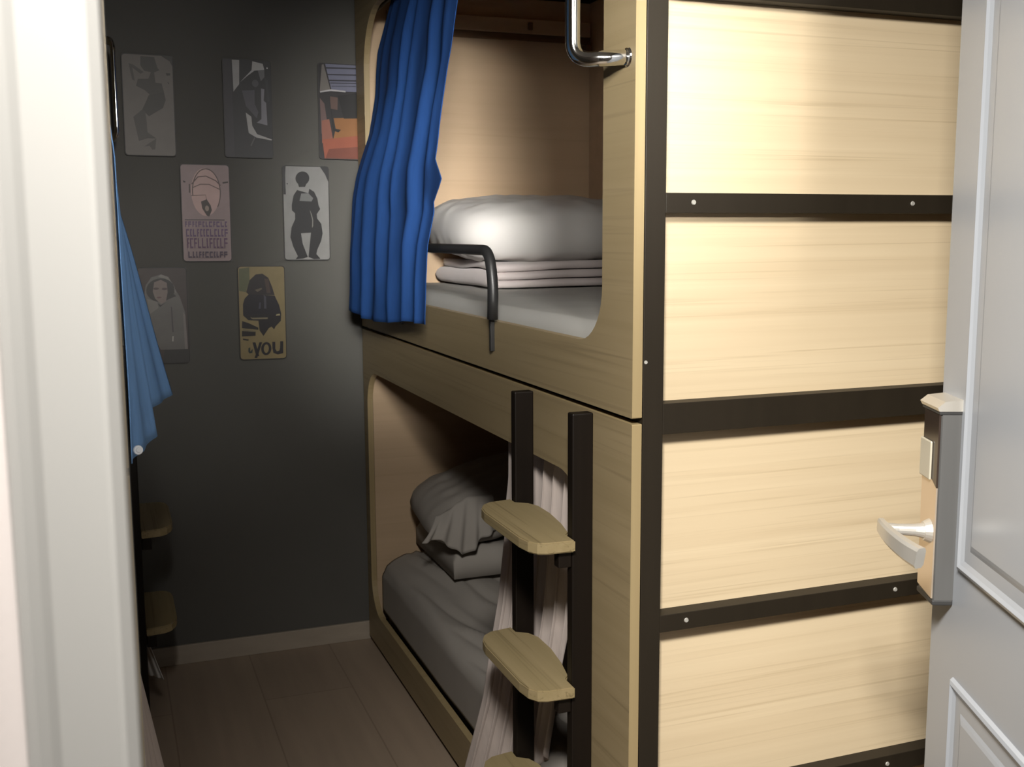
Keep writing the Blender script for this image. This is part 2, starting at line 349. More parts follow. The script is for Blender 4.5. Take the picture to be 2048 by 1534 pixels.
# ------------------------------------------------------------------ bunk pods
BL, BD = 2.2, 0.952
def make_bunk(label):
    t = thing('bunk_pod', label, 'bunk bed', (0, 0, 0), 0, 'double-decker bunk pods')
    # front boards
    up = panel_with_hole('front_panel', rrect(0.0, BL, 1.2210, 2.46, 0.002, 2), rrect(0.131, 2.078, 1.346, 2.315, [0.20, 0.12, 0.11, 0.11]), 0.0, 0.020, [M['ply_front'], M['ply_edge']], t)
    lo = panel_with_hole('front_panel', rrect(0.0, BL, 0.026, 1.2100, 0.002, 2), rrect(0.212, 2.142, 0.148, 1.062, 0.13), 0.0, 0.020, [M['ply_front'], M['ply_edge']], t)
    # steel frame: corner posts and rails
    for x0 in (0.022, 0.908):
        for y0 in (0.0, BL - 0.042):
            p = box('frame_post', x0, x0 + 0.042, y0, y0 + 0.042, 0.0, 2.46, M['steel'], t, 0.0012)
            if x0 < 0.1 and y0 < 0.1:
                bm = bmesh.new(); disc(bm, (0.027, 0.0, 1.324), (0, -1, 0), 0.0036, 0.0015); from_bm('screw', bm, M['screw'], p)
    rz = [(0.0, 0.040), (0.416, 0.454), (0.803, 0.837), (1.187, 1.245), (1.594, 1.630), (1.976, 2.034), (2.42, 2.46)]
    for i, (a, b) in enumerate(rz):
        for y0 in (0.0, BL - 0.036):
            rl = box('frame_rail', 0.064, 0.908, y0 + (0.0005 if y0 == 0 else 0), y0 + 0.036, a, b, M['steel'], t, 0.001)
            if y0 == 0 and i in (1, 2, 4):
                for xs in (0.121, 0.615):
                    bm = bmesh.new(); disc(bm, (xs, 0.0005, (a + b) / 2 + 0.001), (0, -1, 0), 0.0048, 0.002); from_bm('screw', bm, M['screw'], rl)
    for a, b in ((0.0, 0.040), (1.187, 1.245), (2.42, 2.46)):
        box('side_rail', 0.026, 0.062, 0.042, BL - 0.042, a, b, M['steel'], t, 0.001)
    # board infill at the end, set back behind the rails
    for (a0, a1), (b0, b1) in zip(rz, rz[1:]):
        box('end_panel', 0.0645, 0.9075, 0.036, 0.046, a1 - 0.004, b0 + 0.004, M['ply_end'], t)
    # lining boards of the two sleeping boxes
    for z0, z1 in ((0.10, 1.185), (1.247, 2.42)):
        box('back_lining', 0.896, 0.906, 0.058, BL - 0.055, z0, z1, M['ply_inside'], t)
        box('end_lining', 0.064, 0.896, 0.047, 0.057, z0, z1, M['ply_inside'], t)
        box('end_lining', 0.022, 0.906, BL - 0.054, BL - 0.044, z0, z1, M['ply_inside'], t)
    box('bed_base', 0.064, 0.896, 0.058, BL - 0.055, 0.085, 0.105, M['ply_inside'], t)
    box('bed_base', 0.064, 0.896, 0.058, BL - 0.055, 1.215, 1.240, M['ply_inside'], t)
    box('box_ceiling', 0.064, 0.896, 0.058, BL - 0.055, 1.165, 1.1845, M['ply_inside'], t)
    box('box_ceiling', 0.0, 0.952, 0.0, BL, 2.461, 2.475, M['ply_inside'], t)
    # battens on the far lining of the upper box; the lower dark strip is painted shadow
    b1 = box('batten_and_shade', 0.10, 0.890, BL - 0.076, BL - 0.0545, 2.292, 2.344, M['ply_inside'], t, 0.002)
    box('batten_and_shade', 0.10, 0.890, BL - 0.069, BL - 0.0545, 2.268, 2.2915, M['hook_shade'], t, 0.001)
    box('hook', 0.862, 0.886, BL - 0.10, BL - 0.0545, 2.225, 2.262, M['hook_shade'], t, 0.003)
    box('hook', 0.635, 0.652, BL - 0.085, BL - 0.0765, 2.304, 2.332, M['hook_shade'], b1, 0.002)
    bm = bmesh.new(); tube(bm, [(0.052, 0.10, 2.335), (0.052, 2.10, 2.335)], 0.008, 10)
    from_bm('curtain_rod', bm, M['black'], t, True)
    bm = bmesh.new(); tube(bm, [(0.052, 0.10, 1.092), (0.052, 2.10, 1.092)], 0.008, 10)
    from_bm('curtain_rod', bm, M['black'], t, True)
    # guard rail of the upper bunk
    bm = bmesh.new()
    tube(bm, fillet_path([(-0.0125, 1.62, 1.352), (-0.0125, 1.62, 1.518), (-0.0125, 0.745, 1.518), (-0.0125, 0.716, 1.44), (-0.0125, 0.722, 1.352)], 0.09, 10), 0.0132, 14)
    g = from_bm('guard_rail', bm, M['black'], t, True)
    for y in (0.742, 1.602):
        box('rail_bracket', -0.0105, 0.0, y, y + 0.012, 1.272, 1.356, M['black'], g, 0.001)
    # chrome grab handle at the ladder end
    bm = bmesh.new()
    tube(bm, fillet_path([(0.0, 0.032, 1.868), (-0.078, 0.096, 1.868), (-0.078, 0.096, 2.17), (0.0, 0.032, 2.17)], 0.034, 10), 0.0138, 18)
    h = from_bm('grab_handle', bm, M['chrome'], t, True)
    for z in (1.868, 2.17):
        bm = bmesh.new(); disc(bm, (0.0, 0.032, z), (-1, 0, 0), 0.0175, 0.003, 24, 0.9)
        from_bm('flange', bm, M['chrome'], h)
    # ladder
    for y in (0.165, 0.484):
        box('ladder_post', -0.046, -0.0005, y, y + 0.026, 0.0, 1.2075, M['ladder'], t, 0.003)
    out = [(-0.047, 0.148), (-0.105, 0.150), (-0.124, 0.158), (-0.136, 0.178), (-0.141, 0.215), (-0.141, 0.425), (-0.136, 0.458), (-0.122, 0.488), (-0.102, 0.503), (-0.047, 0.512), (-0.0465, 0.480), (-0.022, 0.462), (-0.010, 0.43), (-0.010, 0.36), (-0.020, 0.28), (-0.036, 0.205), (-0.0465, 0.192)]
    for z in (0.957, 0.652, 0.347):
        bm = bmesh.new(); prism(bm, out, z - 0.024, z, lambda a, b, h: (a, b, h))
        bmesh.ops.recalc_face_normals(bm, faces=bm.faces[:])
        bmesh.ops.bevel(bm, geom=[e for e in bm.edges if abs(e.verts[0].co.z - e.verts[1].co.z) < 1e-5], offset=0.0025, segments=2, affect='EDGES')
        tr = from_bm('ladder_tread', bm, M['tread'], t)
        box('tread_bracket', -0.075, -0.047, 0.166, 0.190, z - 0.060, z - 0.0245, M['ladder'], tr, 0.002)
        box('tread_bracket', -0.075, -0.047, 0.485, 0.509, z - 0.060, z - 0.0245, M['ladder'], tr, 0.002)
    return t
right = make_bunk('tan plywood bunk pod on the right with bare end panels and dark steel frame')
LX, LY = -0.872, 2.10
left = copy_tree(right)
for o in [c for c in left.children if c.name.startswith('ladder_tread')]:
    zt = max(v.co.z for v in o.data.vertices)
    if zt > 0.9:
        for q in list(o.children): bpy.data.objects.remove(q)
        bpy.data.objects.remove(o)
    else:
        o.location.z += 0.028
for o in [c for c in left.children if c.name.startswith('grab_handle')]:
    o.scale.x = 0.62
for o in [c for c in left.children if c.name.startswith('guard_rail')]:
    for q in list(o.children): bpy.data.objects.remove(q)
    bpy.data.objects.remove(o)
left.location = (LX, LY, 0); left.rotation_euler = (0, 0, math.pi)
left['label'] = 'plywood bunk pod at left edge, behind the white door frame, only its treads showing'

# ------------------------------------------------------------------ cloth
def interp(tab, z):
    """tab: rows (z, ...) with falling z"""
    if z >= tab[0][0]: return tab[0][1:]
    for a, b in zip(tab, tab[1:]):
        if a[0] >= z >= b[0]:
            t = (a[0] - z) / max(1e-9, a[0] - b[0]); return tuple(p + (q - p) * t for p, q in zip(a[1:], b[1:]))
    return tab[-1][1:]
def cloth_grid(name, fn, nu, nv, ma, parent=None, thick=0.0016):
    bm = bmesh.new()
    g = [[bm.verts.new(fn(i / nu, j / nv)) for i in range(nu + 1)] for j in range(nv + 1)]
    for j in range(nv):
        for i in range(nu): bm.faces.new((g[j][i], g[j][i + 1], g[j + 1][i + 1], g[j + 1][i]))
    o = from_bm(name, bm, ma, parent, True)
    so = o.modifiers.new('thickness', 'SOLIDIFY'); so.thickness = thick; so.offset = 0
    return o
def sstep(a, b, x):
    t = max(0.0, min(1.0, (x - a) / (b - a))); return t * t * (3 - 2 * t)
# blue curtain of the right upper bunk
RT = [(2.335, 0.052, 1.108), (2.176, 0.036, 1.112), (2.049, 0.022, 1.131), (1.919, 0.002, 1.146), (1.813, -0.010, 1.160), (1.75, -0.020, 1.163), (1.65, -0.028, 1.150), (1.623, -0.03, 1.140), (1.527, -0.045, 1.159), (1.43, -0.05, 1.177), (1.309, -0.06, 1.159), (1.2, -0.06, 1.158)]
LT = [(2.335, 0.052, 1.86), (2.27, 0.048, 1.945), (2.18, 0.042, 2.03), (2.10, 0.040, 2.062), (2.03, 0.036, 2.066), (1.90, 0.012, 2.068), (1.82, -0.012, 2.078), (1.75, -0.036, 2.075), (1.677, -0.052, 2.07), (1.503, -0.080, 2.008), (1.297, -0.10, 1.965), (1.2, -0.10, 1.965)]
def blue_fn(s, t):
    zb = 1.297 - 0.020 * math.sin(math.pi * min(1, s * 1.25)) + 0.010 * s
    z = 2.335 + (zb - 2.335) * t
    xr, yr = interp(RT, z); xl, yl = interp(LT, z)
    x = xl + (xr - xl) * s; y = yl + (yr - yl) * s
    ph = s * 2 * math.pi * 6.5 + 1.8 * math.sin(4.1 * s + 1.2 * t) + 1.8 * noise.noise((s * 4, t * 1.6, 0))
    amp = (0.006 + 0.006 * sstep(0.0, 0.35, t)) * (0.75 + 0.9 * noise.noise((s * 5, t * 1.5, 6.6)))
    x += amp * math.sin(ph) * min(1, 10 * s, 10 * (1 - s) + 0.3)
    y += 0.007 * math.cos(ph)
    x += 0.006 * noise.noise((s * 9, t * 7, 3.3))
    fl = sstep(0.90, 1.0, s) * max(0.0, 1 - abs((z - 1.703) / 0.055)) ** 0.8
    y -= 0.105 * fl; x -= 0.010 * fl
    return (x, y, z)
bc = cloth_grid('bunk_curtain', blue_fn, 220, 70, M['blue'])
tag(bc, 'deep blue pleated curtain drawn to one side of the right upper bunk', 'curtain', 'bunk curtains')
# blue curtain of the left upper bunk, paler to carry its light, its hem swinging into the aisle
HEM = [(0.0, -0.868, 0.012), (0.18, -0.846, 0.12), (0.30, -0.827, 0.215), (0.36, -0.818, 0.245), (0.42, -0.836, 0.30), (0.60, -0.832, 0.46), (0.72, -0.818, 0.55), (0.86, -0.788, 0.66), (1.0, -0.762, 0.755)]
def hem(s):
    for a, b in zip(HEM, HEM[1:]):
        if a[0] <= s <= b[0]:
            t = (s - a[0]) / (b[0] - a[0]); return a[1] + (b[1] - a[1]) * t, a[2] + (b[2] - a[2]) * t
    return HEM[-1][1:]
def lblue_fn(s, t):
    hx, hy = hem(s)
    zb = 1.205
    z = 2.335 + (zb - 2.335) * t
    k = sstep(1.75, 1.20, z) if False else max(0.0, min(1.0, (1.66 - z) / (1.66 - 1.2)))
    top_x = -0.924 + 0.050 * sstep(2.25, 1.68, z) if False else -0.924 + 0.052 * max(0.0, min(1.0, (2.25 - z) / 0.57))
    ty = 0.03 + 0.70 * s
    x = top_x + (hx - top_x) * (k ** 0.95); y = ty + (hy - ty) * k
    x += 0.006 * math.sin(s * 2 * math.pi * 6 + 2 * t) * (1 - 0.6 * k)
    x += 0.003 * noise.noise((s * 7, t * 5, 8.1))
    return (x, y, z)
lb = cloth_grid('bunk_curtain', lblue_fn, 120, 60, M['blue_lit'])
tag(lb, 'blue curtain coloured pale as if lit, with white snap button, hem flaring out beside the white door frame', 'curtain', 'bunk curtains')
bm = bmesh.new(); nb = Vector((0.25, -0.95, 0.15)).normalized(); pb = Vector((-0.8555, 0.030, 1.2225))
disc(bm, pb, nb, 0.0078, 0.0022, 20, 0.9); disc(bm, pb + nb * 0.0022, nb, 0.0042, 0.0014, 16, 0.8)
from_bm('snap_button', bm, M['button'], lb)
# white curtain of the right lower bunk, behind the ladder, spilling out between the treads
WL = [(1.092, 0.052, 0.755), (1.041, 0.040, 0.746), (0.947, 0.036, 0.737), (0.895, 0.032, 0.742), (0.792, 0.026, 0.742), (0.636, 0.010, 0.745), (0.50, -0.012, 0.752), (0.375, -0.034, 0.748), (0.243, -0.046, 0.800), (0.148, -0.054, 0.841), (0.05, -0.058, 0.875)]
WR = [(1.092, 0.052, 0.31), (0.935, 0.048, 0.332), (0.698, 0.044, 0.366), (0.515, 0.036, 0.414), (0.362, 0.030, 0.455), (0.05, 0.020, 0.50)]
def white_fn(s, t):
    zb = 0.050 + 0.30 * sstep(0.50, 1.0, s)
    z = 1.092 + (zb - 1.092) * t
    xl, yl = interp(WL, z); xr, yr = interp(WR, z)
    x = xl + (xr - xl) * s; y = yl + (yr - yl) * s
    if z < 0.17: x = min(x, -0.012)
    ph = s * 2 * math.pi * 7.0 + 0.8 * noise.noise((s * 5, t * 2, 1.7))
    amp = 0.009 + 0.005 * t
    x += amp * math.sin(ph) * min(1, 8 * s + 0.2); y += 0.010 * math.cos(ph)
    return (x, y, z)
wc = cloth_grid('bunk_curtain', white_fn, 150, 60, M['white_curtain'])
tag(wc, 'white curtain bunched behind the ladder of the right lower bunk', 'curtain', 'bunk curtains')
# white curtain of the left lower bunk
def lwhite_fn(s, t):
    z = 1.092 + (0.045 - 1.092) * t
    k = max(0.0, min(1.0, (0.72 - z) / 0.67))
    y = 0.05 + 0.42 * s
    xt = -0.924 + 0.050 * max(0.0, min(1.0, (1.0 - z) / 0.28))
    x = xt + (0.012 + 0.105 * s) * k
    x += 0.010 * math.sin(s * 2 * math.pi * 4.5 + 0.8) * (0.4 + 0.8 * k)
    return (x, y, z)
lw = cloth_grid('bunk_curtain', lwhite_fn, 90, 40, M['white_curtain'])
tag(lw, 'white curtain of the left lower bunk, hanging to the floor beside the door frame', 'curtain', 'bunk curtains')

# ------------------------------------------------------------------ bedding
def soft_box(name, x0, x1, y0, y1, z0, z1, ma, seed=0, amp=0.006, fr=6.0, R=0.03, wr=None, parent=None, nx=40, ny=70):
    """mattress / duvet shape: a rounded slab whose top is gently wrinkled"""
    bm = bmesh.new()
    prof = []
    lx, ly, h = x1 - x0, y1 - y0, z1 - z0
    def top(i, j):
        u_, v_ = i / nx, j / ny
        x = x0 + lx * u_; y = y0 + ly * v_
        e = min(x - x0, x1 - x, y - y0, y1 - y)
        d = max(0.0, R - e); z = z1 - (R - math.sqrt(max(0.0, R * R - d * d)))
        ins = min(1.0, e / (R * 0.8) + 0.15)
        z += amp * ins * noise.noise((x * fr, y * fr, seed)) + amp * 0.4 * ins * noise.noise((x * fr * 3, y * fr * 2.2, seed + 5))
        if wr: z += wr(x, y) * ins
        return (x, y, max(z, z0 + 0.004))
    g = [[bm.verts.new(top(i, j)) for i in range(nx + 1)] for j in range(ny + 1)]
    b = {}
    for j in range(ny):
        for i in range(nx): bm.faces.new((g[j][i], g[j][i + 1], g[j + 1][i + 1], g[j + 1][i]))
    rim = [g[0][i] for i in range(nx + 1)] + [g[j][nx] for j in range(1, ny + 1)] + [g[ny][i] for i in range(nx - 1, -1, -1)] + [g[j][0] for j in range(ny - 1, 0, -1)]
    bot = [bm.verts.new((v.co.x, v.co.y, z0)) for v in rim]
    n = len(rim)
    for i in range(n): bm.faces.new((rim[i], rim[(i + 1) % n], bot[(i + 1) % n], bot[i]))
    bm.faces.new(bot)
    o = from_bm(name, bm, ma, parent, True)
    return o
def pillow_mesh(name, lx, ly, h, ma, seed=0, n=36, wrk=0.006, pw=2.6, ex=0.55):
    bm = bmesh.new(); sides = []
    for sg in (1, -1):
        g = []
        for j in range(n + 1):
            row = []
            for i in range(n + 1):
                a = -1 + 2 * i / n; b = -1 + 2 * j / n
                e = max(0.0, (1 - abs(a) ** pw)) ** ex * max(0.0, (1 - abs(b) ** pw)) ** ex
                pin = 1 - 0.05 * (1 - abs(a)) * abs(b) ** 3
                x = a * lx / 2 * (1 - 0.13 * abs(b) ** 5); y = b * ly / 2 * (1 - 0.13 * abs(a) ** 5)
                z = sg * h / 2 * e + sg * e * wrk * noise.noise((a * 3 + seed, b * 4, sg)) + e * wrk * 0.6 * noise.noise((a * 8, b * 6 + seed, sg * 2))
                row.append((x, y, z))
            g.append(row)
        sides.append([[bm.verts.new(p) for p in row] for row in g])
    A, B = sides
    for j in range(n):
        for i in range(n):
            bm.faces.new((A[j][i], A[j][i + 1], A[j + 1][i + 1], A[j + 1][i])); bm.faces.new((B[j][i], B[j + 1][i], B[j + 1][i + 1], B[j][i + 1]))
    bmesh.ops.remove_doubles(bm, verts=bm.verts[:], dist=0.0004)
    return from_bm(name, bm, ma, None, True)
def folded_blanket(name, x0, x1, y0, y1, z0, layers, th, ma, seed=0):
    """one long cloth folded back and forth, its folds at the low-x end facing the aisle"""
    path = []
    for k in range(layers):
        z = z0 + th / 2 + k * th
        xs = [x0 + th, x1 - th] if k % 2 else [x1 - th, x0 + th]
        m_ = 16
        for i in range(m_ + 1):
            path.append((xs[0] + (xs[1] - xs[0]) * i / m_, z))
        if k < layers - 1:
            c = xs[1]; sg = -1 if xs[1] < (x0 + x1) / 2 else 1
            for i in range(1, 6):
                a = math.pi * i / 6
                path.append((c + sg * math.sin(a) * th * 0.7, z + th / 2 - math.cos(a) * th / 2))
    bm = bmesh.new(); ny = 30
    hw = th * 0.46
    def nrm(i):
        a = path[max(i - 1, 0)]; b = path[min(i + 1, len(path) - 1)]
        d = Vector((b[0] - a[0], b[1] - a[1])); d.normalize(); return Vector((-d.y, d.x))
    rows = []
    for j in range(ny + 1):
        y = y0 + (y1 - y0) * j / ny
        T, Bt = [], []
        for i, (x, z) in enumerate(path):
            n_ = nrm(i)
            yy = y + (0.03 * noise.noise((x * 4, z * 30, seed)) if j in (0, ny) else 0)
            k = 1.0 if 0 < j < ny else 0.55
            dz = 0.013 * noise.noise((x * 5, y * 5, seed + 1)) * (z - z0) / (th * layers)
            T.append(bm.verts.new((x + n_.x * hw * k, yy, z + n_.y * hw * k + dz))); Bt.append(bm.verts.new((x - n_.x * hw * k, yy, z - n_.y * hw * k + dz)))
        rows.append(T + Bt[::-1])
    L = len(rows[0])
    for a, b in zip(rows, rows[1:]):
        for i in range(L): bm.faces.new((a[i], a[(i + 1) % L], b[(i + 1) % L], b[i]))
    half = L // 2
    for rr in (rows[0], rows[-1]):
        for i in range(half - 1): bm.faces.new((rr[i], rr[i + 1], rr[L - 2 - i], rr[L - 1 - i]))
    return from_bm(name, bm, ma, None, True)

mu = soft_box('mattress', 0.030, 0.892, 0.064, 2.140, 1.242, 1.378, M['sheet'], 1, 0.003, 5, 0.025)
tag(mu, 'white covered mattress in the right upper bunk, under the folded blanket', 'mattress', 'bunk mattresses')
fb = folded_blanket('folded_blanket', 0.262, 0.888, 1.53, 2.12, 1.3815, 3, 0.028, M['blanket'], 3)
tag(fb, 'pinkish white blanket folded in layers under the upper pillow', 'blanket')
pu = pillow_mesh('pillow', 0.70, 0.62, 0.215, M['linen'], 2, wrk=0.010, pw=4.0, ex=0.40)
pu.location = (0.535, 1.825, 1.575); pu.rotation_euler = (math.radians(4), math.radians(-1), 0)
tag(pu, 'plump white pillow on the folded blanket in the upper bunk', 'pillow', 'white bunk pillows')

ml = soft_box('mattress', 0.075, 0.892, 0.064, 2.140, 0.106, 0.285, M['sheet'], 4, 0.003, 5, 0.025)
tag(ml, 'mattress low in the right lower bunk, beneath the white duvet', 'mattress', 'bunk mattresses')
def dwr(x, y):
    q = x * 2.6 + y * 1.0
    return 0.010 * math.sin(q * 9 + 2.0 * noise.noise((x * 3, y * 3, 2))) * sstep(0.0, 0.25, 0.9 - x) - 0.040 * sstep(0.30, 0.03, x) * 1.0
def sdrop(x): return 1 - max(0.0, min(1.0, (x - 0.03) / 0.27))
def dwr(x, y):
    q = x * 6.5 + y * 0.9
    return 0.009 * math.sin(q * 6 + 2.4 * noise.noise((x * 3, y * 3, 2))) - 0.055 * sdrop(x) ** 2
def duvet_fn(s_, t):
    y = 2.085 - 1.95 * t
    L0, L1 = 0.17, 0.84
    q = s_ * (L0 + L1)
    if q < L1:
        x = 0.885 - q; z = 0.352 - 0.030 * sstep(0.55, L1, q)
        if q > L1 - 0.04: z -= 0.012 * ((q - L1 + 0.04) / 0.04) ** 2
    else:
        d = q - L1; x = 0.045 - 0.020 * sstep(0, 0.05, d); z = 0.310 - d * 0.90
    c = x * 7.0 + y * 1.1
    k = 0.3 + 0.7 * sstep(0.9, 0.5, x)
    z += k * (0.026 * noise.noise((c * 1.2, y * 1.3, 2.0)) + 0.016 * (1 - abs(math.sin(c * 2.6 + 2.2 * noise.noise((x * 3, y * 2.5, 4)))) ** 0.6) + 0.012 * noise.noise((c * 4.0, y * 2.0, 7.0))) * (1 if q < L1 else 0.3)
    x += 0.006 * noise.noise((y * 5, z * 9, 1.0)) * sstep(L1 - 0.1, L1, q)
    z += 0.020 * sstep(1.45, 2.0, y) * sstep(0.0, 0.2, x)
    return (max(x, 0.0245 + 0.013), y, z)
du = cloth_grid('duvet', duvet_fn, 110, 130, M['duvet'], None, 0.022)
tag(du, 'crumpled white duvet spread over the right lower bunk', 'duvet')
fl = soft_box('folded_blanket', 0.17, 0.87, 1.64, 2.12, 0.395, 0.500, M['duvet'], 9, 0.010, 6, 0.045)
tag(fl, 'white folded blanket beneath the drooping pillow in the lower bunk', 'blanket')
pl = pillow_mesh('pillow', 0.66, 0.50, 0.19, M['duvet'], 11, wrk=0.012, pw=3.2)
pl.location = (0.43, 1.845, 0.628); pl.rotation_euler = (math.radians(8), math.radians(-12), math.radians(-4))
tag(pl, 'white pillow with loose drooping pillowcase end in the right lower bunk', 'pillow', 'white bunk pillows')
FB = [(0, 0.545), (0.22, 0.552), (0.42, 0.515), (0.55, 0.492), (0.68, 0.505), (0.82, 0.545), (1, 0.565)]
def flap_fn(s, t):     # the loose open end of the pillowcase, drooping in front of the pillow
    for a, b in zip(FB, FB[1:]):
        if a[0] <= s <= b[0]: zb = a[1] + (b[1] - a[1]) * sstep(a[0], b[0], s)
    zt = 0.625 + 0.055 * sstep(0, 0.6, s)
    z = zt + (zb - zt) * t
    x = 0.108 + 0.20 * s - 0.062 * t * (1 - s)
    y = 1.640 - 0.038 * math.sin(min(1.0, t * 1.3) * math.pi / 2) - 0.012 * s
    rp = math.sin(s * 30 + 0.6 * math.sin(t * 3)) * (0.25 + 0.75 * t)
    x += 0.003 * rp; y -= 0.007 * rp
    return (x, y, z)
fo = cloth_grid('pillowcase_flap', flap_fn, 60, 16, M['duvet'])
fo.parent = pl
fo.matrix_parent_inverse = (Matrix.Translation(pl.location) @ pl.rotation_euler.to_matrix().to_4x4()).inverted()
# corner of the left lower bunk's sheet hanging over its front board
def sheet_fn(s, t):
    if t < 0.3:
        k = t / 0.3; x = -0.930 + (0.066 + 0.050 * s) * k; z = 0.215 + 0.055 * math.sin(k * math.pi / 2)
    else:
        k = (t - 0.3) / 0.7; x = -0.864 + 0.050 * s + (0.010 + 0.026 * s) * k; z = 0.270 - 0.115 * k
    y = 1.82 - 0.10 * s
    y += 0.004 * math.sin(s * 22) * sstep(0.2, 0.6, t)
    return (x, y, z)
st = cloth_grid('bed_sheet', sheet_fn, 40, 30, M['linen'])
tag(st, 'white sheet corner hanging out of the left lower bunk, below its lowest visible tread', 'sheet')

# ------------------------------------------------------------------ picture plates on the grey wall
K = 3.7
PCACHE = {}
def pcol(c, k=K):
    c = tuple(c)
    if (c, k) not in PCACHE:
        PCACHE[(c, k)] = mat('print_%d_%d_%d' % c, rgb(*c, k=k), 0.45, spec=0.35, var=0.06, vscale=(25, 25, 25))
    return PCACHE[(c, k)]
def ell(cx, cy, rx, ry, n=24, a0=0, a1=360):
    return [(cx + rx * math.cos(math.radians(a0 + (a1 - a0) * i / n)), cy + ry * math.sin(math.radians(a0 + (a1 - a0) * i / n))) for i in range(n if a1 - a0 == 360 else n + 1)]
def stroke(pts, wd):
    L, R_ = [], []
    for i, p in enumerate(pts):
        a = pts[max(i - 1, 0)]; b = pts[min(i + 1, len(pts) - 1)]
        dx, dy = b[0] - a[0], (b[1] - a[1]) * 2; n_ = math.hypot(dx, dy) or 1
        ox, oy = -dy / n_ * wd, dx / n_ * wd / 2
        L.append((p[0] + ox, p[1] + oy)); R_.append((p[0] - ox, p[1] - oy))
    return L + R_[::-1]
PW, PH = 0.168, 0.338
def poster(xc, z0, base, art, label, edge=None, tilt=0.0, k=K):
    """thin printed metal plate; art = [(colour, outline in 0..1 from the top left)]"""
    t = thing('picture_plate', label, 'poster', (xc, 2.2315, z0), 0, 'picture plates on the grey wall')
    t.rotation_euler = (0, tilt, 0)
    bm = bmesh.new()
    prism(bm, rrect(-PW / 2, PW / 2, 0, PH, 0.012, 6), -0.0095, -0.012, lambda a, b, h: (a, h, b))
    prism(bm, [(-PW / 2 + .02, .03), (PW / 2 - .02, .03), (PW / 2 - .02, PH - .03), (-PW / 2 + .02, PH - .03)], 0.0, -0.0095, lambda a, b, h: (a, h, b))
    from_bm('plate', bm, edge or M['printblack'], t)
    bm = bmesh.new(); mats = []; d = -0.0121
    layers = [(base, None)] + art
    for col, pts in layers:
        if col not in mats: mats.append(col)
        if pts is None:
            P = rrect(-PW / 2 + .003, PW / 2 - .003, 0.003, PH - 0.003, 0.010, 6)
        else:
            P = [(-PW / 2 + .003 + max(0, min(1, a)) * (PW - .006), PH - 0.003 - max(0, min(1, b)) * (PH - .006)) for a, b in pts]
        vs = [bm.verts.new((a, d, b)) for a, b in P]
        es = [bm.edges.new((vs[i], vs[(i + 1) % len(vs)])) for i in range(len(vs))]
        before = set(bm.faces)
        bmesh.ops.triangle_fill(bm, use_beauty=True, edges=es)
        for f_ in bm.faces:
            if f_ not in before: f_.material_index = mats.index(col)
        d -= 0.00012
    for f_ in bm.faces:
        f_.normal_update()
        if f_.normal.y > 0: f_.normal_flip()
    me = bpy.data.meshes.new('printed_picture'); bm.to_mesh(me); bm.free()
    link('printed_picture', me, [pcol(c, k) for c in mats], t)
    return t
Z1, Z2, Z3 = 1.826, 1.464, 1.109
# top row
p1 = [((40, 39, 36), [(.37, .015), (.64, .015), (.70, .12), (.74, .145), (.62, .17), (.44, .16), (.36, .105)]),
      ((48, 46, 43), [(.13, .09), (.22, .10), (.42, .17), (.36, .19), (.20, .13), (.24, .26), (.19, .25)]),
      ((40, 38, 35), [(.30, .24), (.51, .235), (.57, .165), (.63, .17), (.65, .27), (.77, .275), (.81, .355), (.84, .44), (.78, .52), (.49, .61), (.36, .545), (.52, .39), (.43, .35), (.26, .31)]),
      ((36, 34, 31), [(.50, .40), (.80, .36), (.84, .44), (.78, .52), (.49, .61), (.37, .545)]),
      ((44, 42, 39), [(.36, .545), (.42, .56), (.44, .66), (.45, .77), (.62, .83), (.45, .83), (.27, .86), (.18, .62)]),
      ((46, 43, 39), [(.37, .915), (.62, .83), (.59, .94), (.53, .945), (.48, .905)]),
      ((34, 32, 30), [(.86, .17), (.95, .17), (.95, .19), (.88, .195)]), ((34, 32, 30), [(.88, .26), (.92, .265), (.92, .28)]),
      ((34, 33, 31), [(.78, .0), (1, 0), (1, .10), (.95, .05)])]
poster(-0.715, Z1, (72, 68, 64), p1, 'grey picture of a dark bending figure, first plate of the top row', tilt=0.008, k=2.2)
p2 = [((34, 32, 36), [(.0, .0), (.17, 0), (.19, 1), (.0, 1)]),
      ((112, 111, 110), [(.19, .005), (.345, .005), (.33, .25), (.205, .33)]),
      ((120, 119, 118), [(.62, .01), (.84, .03), (.87, .09), (.66, .105), (.5, .165), (.35, .23), (.6, .1)]),
      ((70, 70, 72), [(.73, .10), (.87, .09), (.87, .165), (.79, .21)]), ((52, 52, 54), ell(.67, .235, .07, .038)),
      ((52, 51, 56), [(.38, .315), (.65, .305), (.645, .445), (.72, .53), (.68, .595), (.46, .475)]),
      ((84, 83, 88), [(.79, .285), (.86, .29), (.84, .41), (.89, .43), (.905, .665), (.68, .64), (.78, .60)]),
      ((34, 34, 36), [(.87, .17), (.94, .2), (.96, .42), (.92, .42)]),
      ((112, 111, 110), [(.45, .54), (.565, .58), (.58, .675), (.68, .76), (.995, .81), (.99, .82), (.66, .795), (.5, .75), (.47, .63)]),
      ((54, 52, 52), [(.64, .79), (.555, .885), (.525, .88), (.615, .795)]), ((190, 190, 190), ell(.93, .073, .012, .008, 10))]
poster(-0.385, Z1, (27, 27, 29), p2, 'black and white picture with pale hood and curving white shape, top row middle', tilt=0.008, k=2.2)
p3 = [((94, 90, 86), [(.08, .01), (.12, .005), (.26, .27), (.02, .30)]),
      ((92, 94, 112), [(.155, 0), (1, 0), (1, .28), (.29, .285)])]
